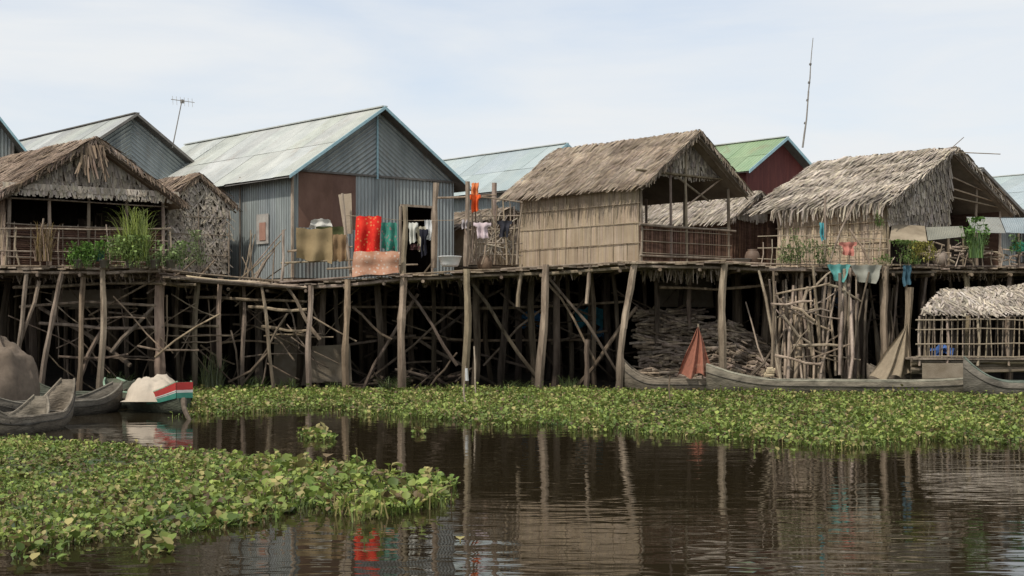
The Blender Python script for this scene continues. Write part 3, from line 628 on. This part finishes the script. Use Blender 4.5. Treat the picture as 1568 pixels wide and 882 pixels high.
# ================================================================ boats
def boat(name,A,B,beam,fb,rA,rB,t,t2=None,thw=3,z=0,pa=2,pb=2):
    A=V((A[0],A[1],z));B=V((B[0],B[1],z)); D=B-A; ax=D.normalized(); sd=V((-ax.y,ax.x,0)); e=empty(name,A+D/2); n=28
    mb=MB(); vs=[];fs=[]; prof=[(-1,1),(-.93,.55),(-.7,.12),(-.25,-.06),(.25,-.06),(.7,.12),(.93,.55),(1,1)]
    def st(f):
        w=beam/2*max(.05,math.sin(math.pi*min(1,max(0,f*.94+.03))))**.55
        up=rA*max(0,1-f/.3)**pa+rB*max(0,(f-.7)/.3)**pb; return w,up
    for i in range(n+1):
        f=i/n; w,up=st(f)
        for a,b in prof:
            zz=fb*b+up*(.35+.65*b if b>0 else .35)-.06*(1-b); vs.append(A+D*f+sd*w*a+V((0,0,zz)))
    m=len(prof)
    for i in range(n):
        for j in range(m-1): fs.append((i*m+j,(i+1)*m+j,(i+1)*m+j+1,i*m+j+1))
    fs.append(tuple(range(m))); fs.append(tuple(n*m+j for j in range(m))[::-1])
    mb.add(vs,fs,t,'boat'); o=mb.obj('hull',e,True); s=o.modifiers.new('thick','SOLIDIFY'); s.thickness=.035; s.offset=0
    mb=MB()
    for i in range(n):
        for sg in (-1,1):
            w0,u0=st(i/n);w1,u1=st((i+1)/n)
            mb.pole(A+D*i/n+sd*sg*w0+V((0,0,fb+u0+.01)),A+D*(i+1)/n+sd*sg*w1+V((0,0,fb+u1+.01)),.025,.025,k='boat',t=t2 or t,n=5)
            a0=A+D*i/n+sd*sg*(w0*.98+.02)+V((0,0,fb*.66+u0*.8)); a1=A+D*(i+1)/n+sd*sg*(w1*.98+.02)+V((0,0,fb*.66+u1*.8))
            mb.pole(a0,a1,.014,.014,k='boat',t=.5,n=4)
    for q in range(thw):
        f=.2+.6*q/max(1,thw-1); w,up=st(f); o=A+D*f-sd*w*.95+V((0,0,fb*.8+up)); mb.box(o,ax*.18,sd*w*1.9,V((0,0,.03)),t,'boat')
    mb.obj('gunwales_and_thwarts',e); return e
def gp(px,d): return (ipx(px,d),d)
boat('wooden_canoe',gp(1082,34.6),gp(1495,33.2),.95,.36,.42,.10,(.95,.95,.88),(1.5,1.6,1.5))
boat('wooden_canoe',gp(953,35.6),gp(1130,34.8),.85,.34,.55,.1,(1.0,.95,.88))
boat('wooden_canoe',gp(1476,32.6),gp(1720,31.5),.95,.40,.62,.5,(.8,.82,.82),(.7,.95,.95))
boat('wooden_canoe',gp(1330,35.6),gp(1500,35.8),.8,.45,.3,.3,(.9,.85,.8))
boat('wooden_canoe',gp(180,27.2),gp(-40,24.0),.95,.28,.32,.3,(.62,.62,.60),(.9,.92,.9))
boat('wooden_canoe',gp(104,23.2),gp(-60,20.0),.9,.28,.55,.3,(1.0,.95,.88))
boat('wooden_canoe',gp(62,22.4),gp(-20,20.5),.8,.25,.32,.2,(1.0,.98,.92))
boat('wooden_canoe',gp(40,29.0),gp(200,28.0),.9,.3,.3,.3,(.4,.5,.45))
bt=boat('cargo_boat',gp(282,26.0),gp(170,30.5),1.05,.36,.30,.2,(.5,.62,.52),(1.2,2.0,1.7))
mb=MB()
A_=V((*gp(282,26.0),0)); B_=V((*gp(170,30.5),0)); ax=(B_-A_).normalized(); sd=V((-ax.y,ax.x,0))
if sd.x<0: sd=-sd
def hp(f,side,hf): # point on the hull side, a few mm proud
    w=1.05/2*max(.05,math.sin(math.pi*(f*.94+.03)))**.55; up=.30*max(0,1-f/.3)**2
    return A_+(B_-A_)*f+sd*side*(w*(.93+.07*hf)+.03)+V((0,0,.36*hf+up*(.35+.65*hf)))
for (h0,h1,t) in ((.42,.62,(.05,.22,.16)),(.62,.72,(.6,.6,.55)),(.72,1.0,(.42,.04,.035))):
    for i in range(6):
        f0=.0+.035*i; f1=f0+.035
        for sg in (1,-1): mb.add([hp(f0,sg,h0),hp(f1,sg,h0),hp(f1,sg,h1),hp(f0,sg,h1)],[(0,1,2,3)],t,'paint')
    a=-ax*.035; mb.add([hp(0,-1,h0)+a,hp(0,1,h0)+a,hp(0,1,h1)+a,hp(0,-1,h1)+a],[(0,1,2,3)],t,'paint')
mb.obj('painted_stripes',bt)
mb=MB(); vs=[];fs=[];nx=40;ny=30; C=V((*gp(238,27.6),.30))
for j in range(ny+1):
    for i in range(nx+1):
        u=i/nx*2-1;v=j/ny*2-1; r=max(0,1-(abs(u)**2.4+abs(v)**2.4)); r=r**.45; p=C+V((u*.60-v*.22,v*1.25,0)); p.z+=r*(.40*(1+.3*mnoise.noise(V((u*1.8,v*2,0))))+.07*mnoise.noise(V((u*5,v*5,3)))+.03*abs(mnoise.noise(V((u*11,v*9,7)))))-.06*(1-r); vs.append(p)
for j in range(ny):
    for i in range(nx): a=j*(nx+1)+i; fs.append((a,a+1,a+nx+2,a+nx+1))
mb.add(vs,fs,(.56,.48,.38),'cloth'); mb.obj('tarpaulin',bt,True)
mb=MB(); S(281,612,294,652,25.2,24.4,r=.05,t=1.1); mb.obj('mooring_log')
def net(name,apex,base,d,col,fold=.12,pole=True):
    e=empty(name,W(*base[0],d)); mb=MB(); vs=[];fs=[];nx=24;ny=18; ph=R(0,6)
    for j in range(ny+1):
        v=j/ny
        for i in range(nx+1):
            u=i/nx; bx=base[0][0]+(base[1][0]-base[0][0])*u; by=base[0][1]+(base[1][1]-base[0][1])*u+4*math.sin(u*14+ph)
            sw=v**.85*(1+.12*math.sin(v*7+ph+u*3)*(1-v))
            px=apex[0]+(bx-apex[0])*sw; py=apex[1]+(by-apex[1])*v; p=W(px,py,d); p.y+=-v*.5*math.sin(math.pi*u)+fold*(.3+v)*math.sin(u*17+3*v+ph); vs.append(p)
    for j in range(ny):
        for i in range(nx): a=j*(nx+1)+i; fs.append((a+nx+1,a+nx+2,a+1,a))
    mb.add(vs,fs,col,'net'); mb.obj('netting',e,True)
    if pole: mb=MB(); mb.pole(W(apex[0],apex[1]-4,d+.05),W(apex[0]+8,592,d+.1),.025); mb.obj('pole',e)
net('red_fishing_net',(1069,500),((1036,577),(1090,572)),34.9,(.36,.14,.09),.14)
net('beige_fishing_net',(1388,498),((1332,580),(1392,574)),34.9,(.36,.29,.20),.12)
# brown heap of net on the left boats
mb=MB(); vs=[];fs=[];nx=36;ny=22; C=V((*gp(0,26.5),.2))
for j in range(ny+1):
    for i in range(nx+1):
        a=2*math.pi*i/nx; f=j/ny; r=math.sin(f*math.pi/2); z=math.cos(f*math.pi/2)
        k_=1+.16*mnoise.noise(V((math.cos(a)*1.5,math.sin(a)*1.5,f*3)))+.06*mnoise.noise(V((math.cos(a)*5,math.sin(a)*5,f*9)))
        vs.append(C+V((.72*r*k_*math.cos(a),.9*r*k_*math.sin(a),1.28*z**.8*k_)))
for j in range(ny):
    for i in range(nx): a=j*(nx+1)+i; fs.append((a,a+nx+1,a+nx+2,a+1))
mb.add(vs,fs,(.20,.155,.115),'net'); mb.obj('brown_fishing_net',None,True)
mb=MB()
for i in range(7):
    px=1180+R(-3,3); c=W(px,575-i*1.6,34.5); mb.pole(c+V((-.14+i*.01,0,0)),c+V((.13-i*.01,R(-.05,.05),.02)),.05,k='cloth',t=(.55,.45,.30),seg=2,bend=.02)
mb.obj('cloth_bundle')
mb=MB(); S(717,640,713,560,27.5,r=.022,k='wood',t=1.2); mb.pole(W(715,583,27.45),W(714,564,27.45),.04,.03,k='enamel',t=.7); S(728,640,726,530,31,r=.02,k='wood',t=1.3); S(1027,640,1026,575,30,r=.02); mb.obj('marker_pole')
# ================================================================ antenna and mast
e=empty('television_antenna',W(265,225,43)); mb=MB()
mb.pole(W(264,226,43),W(279,152,43),.022,k='greytrim',t=1.5)
mb.pole(W(262,152,43),W(298,157,43),.013,k='greytrim',t=1.5)
for i in range(6): q=264+i*6; mb.pole(W(q,147+i*.8,43.4),W(q+1,160+i*.8,42.6),.007,k='greytrim',t=1.5)
mb.box(W(276,158,43),(.12,0,0),(0,.05,0),(0,0,.12),1,'greytrim'); mb.obj('mast_and_elements',e)
mb=MB(); mb.pole(W(1229,226,45),W(1238,140,45),.032,.028,k='greytrim',t=1.6,seg=4,bend=.03); mb.pole(W(1238,140,45),W(1245,58,45),.024,.010,k='greytrim',t=1.6,seg=4,bend=.04)
for y,px in ((190,1233),(155,1236.5),(128,1239),(100,1241)): mb.pole(W(px-.5,y,45),W(px+.2,y-3,45),.042,.042,k='greytrim',t=.9)
mb.obj('bamboo_mast')
# ================================================================ plants
def leaves(P,size,az,tilt,col,name,stems=None,fold=.18):
    n=len(P); T=np.array([[0,0,0],[-.42,.2,fold],[-.48,.6,fold],[0,1.0,0],[.48,.6,fold],[.42,.2,fold]])
    ca,sa=np.cos(az),np.sin(az); ct,st=np.cos(tilt),np.sin(tilt)
    v=T[None]*size[:,None,None]; x=v[...,0];y=v[...,1];z=v[...,2]
    y2=y*ct[:,None]-z*st[:,None]; z2=y*st[:,None]+z*ct[:,None]
    X=x*ca[:,None]-y2*sa[:,None]; Y=x*sa[:,None]+y2*ca[:,None]
    A=np.stack([X+P[:,0:1],Y+P[:,1:2],z2+P[:,2:3]],-1).reshape(-1,3)
    base=np.arange(n)*6; f=np.concatenate([np.stack([base,base+3,base+2,base+1],1),np.stack([base,base+5,base+4,base+3],1)])
    C=np.repeat(col,6,0)
    if stems is not None:
        o=len(A); s=np.stack([P+[.005,0,0],P-[.005,0,0],stems-[.008,0,0],stems+[.008,0,0]],1).reshape(-1,3); A=np.concatenate([A,s]); b=o+np.arange(n)*4
        f=np.concatenate([f,np.stack([b,b+1,b+2,b+3],1)]); C=np.concatenate([C,np.repeat(col*.7,4,0)])
    me=bpy.data.meshes.new(name); me.vertices.add(len(A)); me.vertices.foreach_set('co',A.astype(np.float32).ravel())
    me.loops.add(len(f)*4); me.loops.foreach_set('vertex_index',f.astype(np.int32).ravel()); me.polygons.add(len(f)); me.polygons.foreach_set('loop_start',(np.arange(len(f))*4).astype(np.int32))
    me.update(calc_edges=True); c=me.color_attributes.new('tint','FLOAT_COLOR','POINT'); cc=np.ones((len(A),4),np.float32); cc[:,:3]=C; c.data.foreach_set('color',cc.ravel())
    me.materials.append(M['leaf']); me.polygons.foreach_set('use_smooth',np.ones(len(f),bool)); ob=bpy.data.objects.new(name,me); sc.collection.objects.link(ob); return ob
def inside(x,y,poly):
    r=np.zeros(len(x),bool); n=len(poly)
    for i in range(n):
        x1,y1=poly[i];x2,y2=poly[(i+1)%n]; c=((y1>y)!=(y2>y)); xi=(x2-x1)*(y-y1)/((y2-y1)+1e-12)+x1; r^=c&(x<xi)
    return r
def nz(x,y,s,o=0): return np.array([mnoise.noise(V((a*s+o,b*s,o))) for a,b in zip(x,y)])
def hyacinth(name,poly,dens,smin,smax,hmax,jit,yel=.12,big=None,tilt=65,dull=1.0):
    pw=[G(*p) for p in poly]; xs=[p[0] for p in pw];ys=[p[1] for p in pw]
    n=int((max(xs)-min(xs))*(max(ys)-min(ys))*dens); x=np.random.uniform(min(xs),max(xs),n);y=np.random.uniform(min(ys),max(ys),n)
    k=inside(x,y,[(p[0]*1.0,p[1]) for p in pw])|(np.random.rand(n)<.25); x=x[k];y=y[k]
    w=nz(x,y,.9,3)*jit+nz(x,y,3.0,5)*jit*.6; k=inside(x+w,y+w*1.5,pw); x=x[k];y=y[k]; n=len(x)
    hh=nz(x,y,.45,8); h2=nz(x,y,1.8,1); h3=nz(x,y,6.0,2); k=(h2+.6*hh+.5*h3>-.45)|(np.random.rand(n)<.3); x,y,hh,h2,h3=x[k],y[k],hh[k],h2[k],h3[k]; n=len(x)
    s=np.random.uniform(0,1,n)**1.5*(smax-smin)+smin; s*=(1+.35*h2); hm=np.full(n,hmax)
    if big is not None:
        B=np.clip((x-big[0])/big[1],0,1); s*=1+1.5*B*np.random.rand(n)**1.5; hm=hmax*(1+.9*B)
        kk=np.random.rand(n)>.5*B; x,y,hh,h2,h3,s,hm,B=x[kk],y[kk],hh[kk],h2[kk],h3[kk],s[kk],hm[kk],B[kk]; n=len(x)
    z=np.abs(np.random.normal(.22,.30,n)).clip(.02,1.1)*hm*(1+1.0*hh+.8*h2+.5*h3).clip(.3,3)
    q=np.random.uniform(.55,1.3,n)*(1+.35*hh+.2*h3); t=np.clip(np.random.rand(n)*.8+.9*h2+.2*hh,0,1)[:,None]
    col=np.array([.13,.20,.04])*(1-t)+np.array([.31,.37,.085])*t; col*=q[:,None]*dull
    yl=np.random.rand(n)<yel*(1+2.5*h3+2*h2); col[yl]=np.array([.36,.31,.12])*q[yl,None]; br=np.random.rand(n)<.10-.15*hh; col[br]=np.array([.17,.12,.06])*q[br,None]
    az=np.random.uniform(0,2*np.pi,n); tl=np.radians(np.random.uniform(5,tilt,n)); P=np.stack([x,y,z],1)
    st=np.stack([x+np.random.normal(0,.025,n),y+np.random.normal(0,.025,n),np.full(n,-.03)],1)
    return leaves(P,s,az,tl,col,name,st)
far=[(258,598),(1900,598),(1900,695),(1568,684),(1480,676),(1400,681),(1290,689),(1180,688),(1080,670),(960,663),(800,654),(700,648),(600,638),(500,628),(400,632),(285,639)]
near=[(-300,655),(0,672),(60,670),(110,682),(170,680),(250,694),(330,694),(400,706),(480,716),(560,716),(640,738),(700,744),(697,772),(620,788),(560,798),(450,783),(420,800),(330,812),(250,828),(200,826),(100,838),(0,832),(-300,850)]
hyacinth('water_hyacinth_mat',far,330,.03,.085,.15,.7,.14,dull=.92)
hyacinth('water_hyacinth_mat',near,760,.022,.062,.085,.32,.16,big=(-4.4,2.6))
for c,r in (((477,668),24),((640,664),9),((708,832),10),((500,672),14),((660,742),30),((230,845),40),((60,850),50)):
    hyacinth('water_hyacinth_clump',[(c[0]+r*math.cos(a),c[1]+r*.28*math.sin(a)) for a in np.linspace(0,6,9)],240,.05,.12,.13,.05,.3)
def carpet(name,poly,er):
    pw=[G(*p) for p in poly]; cx=[p[0] for p in pw];cy=[p[1] for p in pw]; st=.2; mb=MB()
    X,Y=np.meshgrid(np.arange(min(cx),max(cx),st),np.arange(min(cy),max(cy),st)); X=X.ravel();Y=Y.ravel(); ok=inside(X,Y,pw)
    for dx,dy_ in ((er,0),(-er,0),(0,er*1.5),(0,-er*1.5)): ok&=inside(X+dx,Y+dy_,pw)
    for x,y in zip(X[ok],Y[ok]):
        f=lambda a,b:V((a,b,.015+.04*mnoise.noise(V((a*2,b*2,0)))))
        mb.add([f(x,y),f(x+st,y),f(x+st,y+st),f(x,y+st)],[(0,1,2,3)],(.075*R(.7,1.2),.09*R(.8,1.2),.03),'leaf')
    mb.obj(name)
carpet('floating_weed_litter',far,.6); carpet('floating_weed_litter',near,.4)
def bush(name,px,py,d,wpx,hpx,n,kind='leaf',col=(.10,.20,.04),s=.08):
    c=W(px,py,d); w=wpx/F*d/2; hh=hpx/F*d
    if kind=='leaf':
        cl=np.random.normal(0,.45,(7,3)).clip(-1,1); u=cl[np.random.randint(0,7,n)]+np.random.normal(0,.22,(n,3)); P=np.stack([c.x+u[:,0]*w,c.y+u[:,1]*w*.5,c.z+np.abs(u[:,2]+.4).clip(0,1)*hh],1)
        q=np.random.uniform(.5,1.5,n)[:,None]; st=P-np.stack([np.zeros(n),np.zeros(n),np.full(n,.06)],1)
        return leaves(P,np.random.uniform(.5,1.3,n)*s,np.random.uniform(0,6.3,n),np.radians(np.random.uniform(-20,80,n)),np.array(col)[None]*q,name,st)
    mb=MB()
    for i in range(n):
        a=R(0,6.3); l=hh*R(.4,1.1); sp=w*R(.3,1.2); b=V((c.x+R(-w,w)*.5,c.y+R(-.1,.1),c.z)); dr=V((math.cos(a),math.sin(a)*.6,0)); sd=V((-dr.y,dr.x,0))*.5+V((.5,0,0)); sd.normalize(); wd=R(.008,.02); pts=[]
        for j in range(6):
            f=j/5; pts.append((b+dr*sp*f**1.8+V((0,0,l*(f*1.25-.45*f**3))),wd*(1-f*.85)))
        vs=[];fs=[]
        for p,q in pts: vs+=[p-sd*q,p+sd*q]
        for j in range(5): fs.append((2*j,2*j+1,2*j+3,2*j+2))
        t=R(.5,1.4); mb.add(vs,fs,(col[0]*t,col[1]*t,col[2]*t*R(.7,1.5)),'leaf')
    return mb.obj(name)
bush('lemongrass_plant',208,400,33.3,74,98,210,'grass',(.30,.36,.09))
bush('dry_plant',66,400,33.4,46,70,150,'grass',(.28,.20,.10))
bush('leafy_plant',128,408,33.2,60,36,620,col=(.14,.26,.05),s=.075)
bush('leafy_plant',195,408,33.25,80,44,620,col=(.20,.28,.08),s=.075)
bush('leafy_plant',250,408,33.4,76,36,480,col=(.20,.27,.10),s=.07)
bush('leafy_plant',300,404,35.8,40,50,260,col=(.20,.25,.11),s=.055)
bush('leafy_plant',1205,402,35.8,50,50,320,col=(.19,.24,.09),s=.055)
bush('leafy_plant',1245,402,35.7,50,34,280,col=(.17,.22,.08),s=.055)
bush('leafy_plant',1385,402,35.7,60,32,400,col=(.17,.25,.07),s=.06)
bush('leafy_plant',1418,400,35.6,44,28,260,col=(.28,.26,.06),s=.055)
bush('papaya_plant',1494,395,35.5,40,54,100,'grass',(.14,.23,.07))
bush('leafy_plant',1494,372,35.5,38,36,160,col=(.13,.24,.06),s=.09)
bush('leafy_plant',1556,385,35.6,30,26,120,col=(.11,.19,.05),s=.06)
bush('leafy_plant',1345,346,36.4,16,24,60,col=(.13,.20,.05),s=.05)
for i,(px,w_) in enumerate(((300,50),(325,60),(390,60),(440,50),(520,60),(600,70),(700,60),(790,70),(870,50),(1000,60),(1220,80),(1320,80),(180,80))):
    bush('bank_grass',px,600 if px>250 else 598,36.4,w_,R(16,34) if px>460 else R(25,55),90,'grass',(.17,.22,.08))
bush('reed_plant',325,596,36.0,60,66,90,'grass',(.17,.19,.08))
for px in (120,160,200,238,262): lathe('flower_pot',W(px,410,33.35),[(0,0),(.10,0),(.14,.2),(.155,.2),(.12,.18),(0,.16)],(.25,.22,.18),'paint',n=12)
# ================================================================ ground and water
mb=MB(); X=list(np.linspace(-3000,-60,6))+list(np.linspace(-50,50,41))+list(np.linspace(60,3000,6)); Y=[-3000,-800,-100,0,20,30,34,36,37,38,39.5,41,43,46,50,60,100,400,3000]
def gz(x,y):
    return float(np.interp(y,[-3000,20,34,37.5,41,46,60,3000],[-2,-1.5,-.6,-.05,.25,.55,.9,1.0]))+(.08*mnoise.noise(V((x*.6,y*.6,0))) if 34<y<60 else 0)
vs=[(x,y,gz(x,y)) for y in Y for x in X]; nX=len(X); fs=[(j*nX+i,j*nX+i+1,(j+1)*nX+i+1,(j+1)*nX+i) for j in range(len(Y)-1) for i in range(nX-1)]
mb.add(vs,fs,1,'mud'); mb.obj('ground',smooth=True)
m,nt,N,L=nodes('river_water'); out=N.new('ShaderNodeOutputMaterial'); b=N.new('ShaderNodeBsdfPrincipled'); b.inputs['Base Color'].default_value=(.020,.015,.008,1); b.inputs['Roughness'].default_value=.015; b.inputs['IOR'].default_value=1.34
tc=N.new('ShaderNodeTexCoord')
def wn(scale,st,amt,det=2,dist=0):
    mp=N.new('ShaderNodeMapping'); mp.inputs['Scale'].default_value=st; L.new(tc.outputs['Object'],mp.inputs['Vector']); n=N.new('ShaderNodeTexNoise'); n.inputs['Scale'].default_value=scale; n.inputs['Detail'].default_value=det; n.inputs['Distortion'].default_value=dist; L.new(mp.outputs[0],n.inputs['Vector'])
    a=N.new('ShaderNodeMath'); a.operation='MULTIPLY'; a.inputs[1].default_value=amt; L.new(n.outputs['Fac'],a.inputs[0]); return a.outputs[0]
a=wn(1.0,(.8,1.9,1),.0058,1,.3); c=wn(1.0,(2.6,7.5,1),.0022,1,.4)
pt=wn(1.0,(.18,.3,1),2.2,1,0); c2=N.new('ShaderNodeMath'); c2.operation='MULTIPLY'; L.new(c,c2.inputs[0]); L.new(pt,c2.inputs[1])
s=N.new('ShaderNodeMath'); s.operation='ADD'; L.new(a,s.inputs[0]); L.new(c2.outputs[0],s.inputs[1])
bp=N.new('ShaderNodeBump'); bp.inputs['Distance'].default_value=1; bp.inputs['Strength'].default_value=1; L.new(s.outputs[0],bp.inputs['Height']); L.new(bp.outputs[0],b.inputs['Normal']); L.new(b.outputs[0],out.inputs[0]); M['water']=m
mb=MB(); mb.add([(-3000,-3000,0),(3000,-3000,0),(3000,45,0),(-3000,45,0)],[(0,1,2,3)],1,'water'); mb.obj('water')
# ================================================================ sky, sun, camera
w=bpy.data.worlds.new('World'); sc.world=w; w.use_nodes=True; N=w.node_tree.nodes; L=w.node_tree.links; N.clear()
sunpos=V((-.50,-.66,1.15)).normalized(); el=math.asin(sunpos.z); az=math.atan2(sunpos.x,sunpos.y)
sky=N.new('ShaderNodeTexSky'); sky.sky_type='NISHITA'; sky.sun_disc=False; sky.sun_elevation=el; sky.sun_rotation=az; sky.air_density=1; sky.dust_density=2
tc=N.new('ShaderNodeTexCoord'); mp=N.new('ShaderNodeMapping'); mp.inputs['Scale'].default_value=(1.2,1.2,6.5); mp.inputs['Rotation'].default_value=(0,math.radians(-6),0); L.new(tc.outputs['Generated'],mp.inputs['Vector'])
n=N.new('ShaderNodeTexNoise'); n.inputs['Scale'].default_value=2.0; n.inputs['Detail'].default_value=7; n.inputs['Roughness'].default_value=.55; n.inputs['Distortion'].default_value=.4; L.new(mp.outputs[0],n.inputs['Vector'])
r=N.new('ShaderNodeValToRGB'); r.color_ramp.elements[0].position=.36; r.color_ramp.elements[1].position=.62; r.color_ramp.elements[0].color=(.58,.58,.58,1); r.color_ramp.elements[1].color=(.97,.97,.97,1); L.new(n.outputs['Fac'],r.inputs['Fac'])
gn=N.new('ShaderNodeMix'); gn.data_type='RGBA'; gn.blend_type='MULTIPLY'; gn.inputs[0].default_value=1; L.new(sky.outputs[0],gn.inputs[6]); gn.inputs[7].default_value=(1.6,1.6,1.6,1)
mx=N.new('ShaderNodeMix'); mx.data_type='RGBA'; L.new(r.outputs['Color'],mx.inputs[0]); L.new(gn.outputs[2],mx.inputs[6]); mx.inputs[7].default_value=(7.35,7.55,7.7,1)
bg_=N.new('ShaderNodeBackground'); bg_.inputs['Strength'].default_value=.115; L.new(mx.outputs[2],bg_.inputs['Color']); o=N.new('ShaderNodeOutputWorld'); L.new(bg_.outputs[0],o.inputs[0])
ld=bpy.data.lights.new('sun','SUN'); ld.energy=3.3; ld.angle=math.radians(2.5); ld.color=(1,.94,.85); lo=bpy.data.objects.new('sun',ld); lo.rotation_euler=(-sunpos).to_track_quat('-Z','Y').to_euler(); lo.location=(-20,-20,40); sc.collection.objects.link(lo)
cd=bpy.data.cameras.new('camera'); cd.lens=45; cd.sensor_width=36; cd.shift_y=62/1568; cd.clip_end=6000; co=bpy.data.objects.new('camera',cd); co.location=(0,0,CH); co.rotation_euler=(math.pi/2,0,0); sc.collection.objects.link(co); sc.camera=co
sc.view_settings.view_transform='Standard'; sc.view_settings.look='None'; sc.view_settings.exposure=0
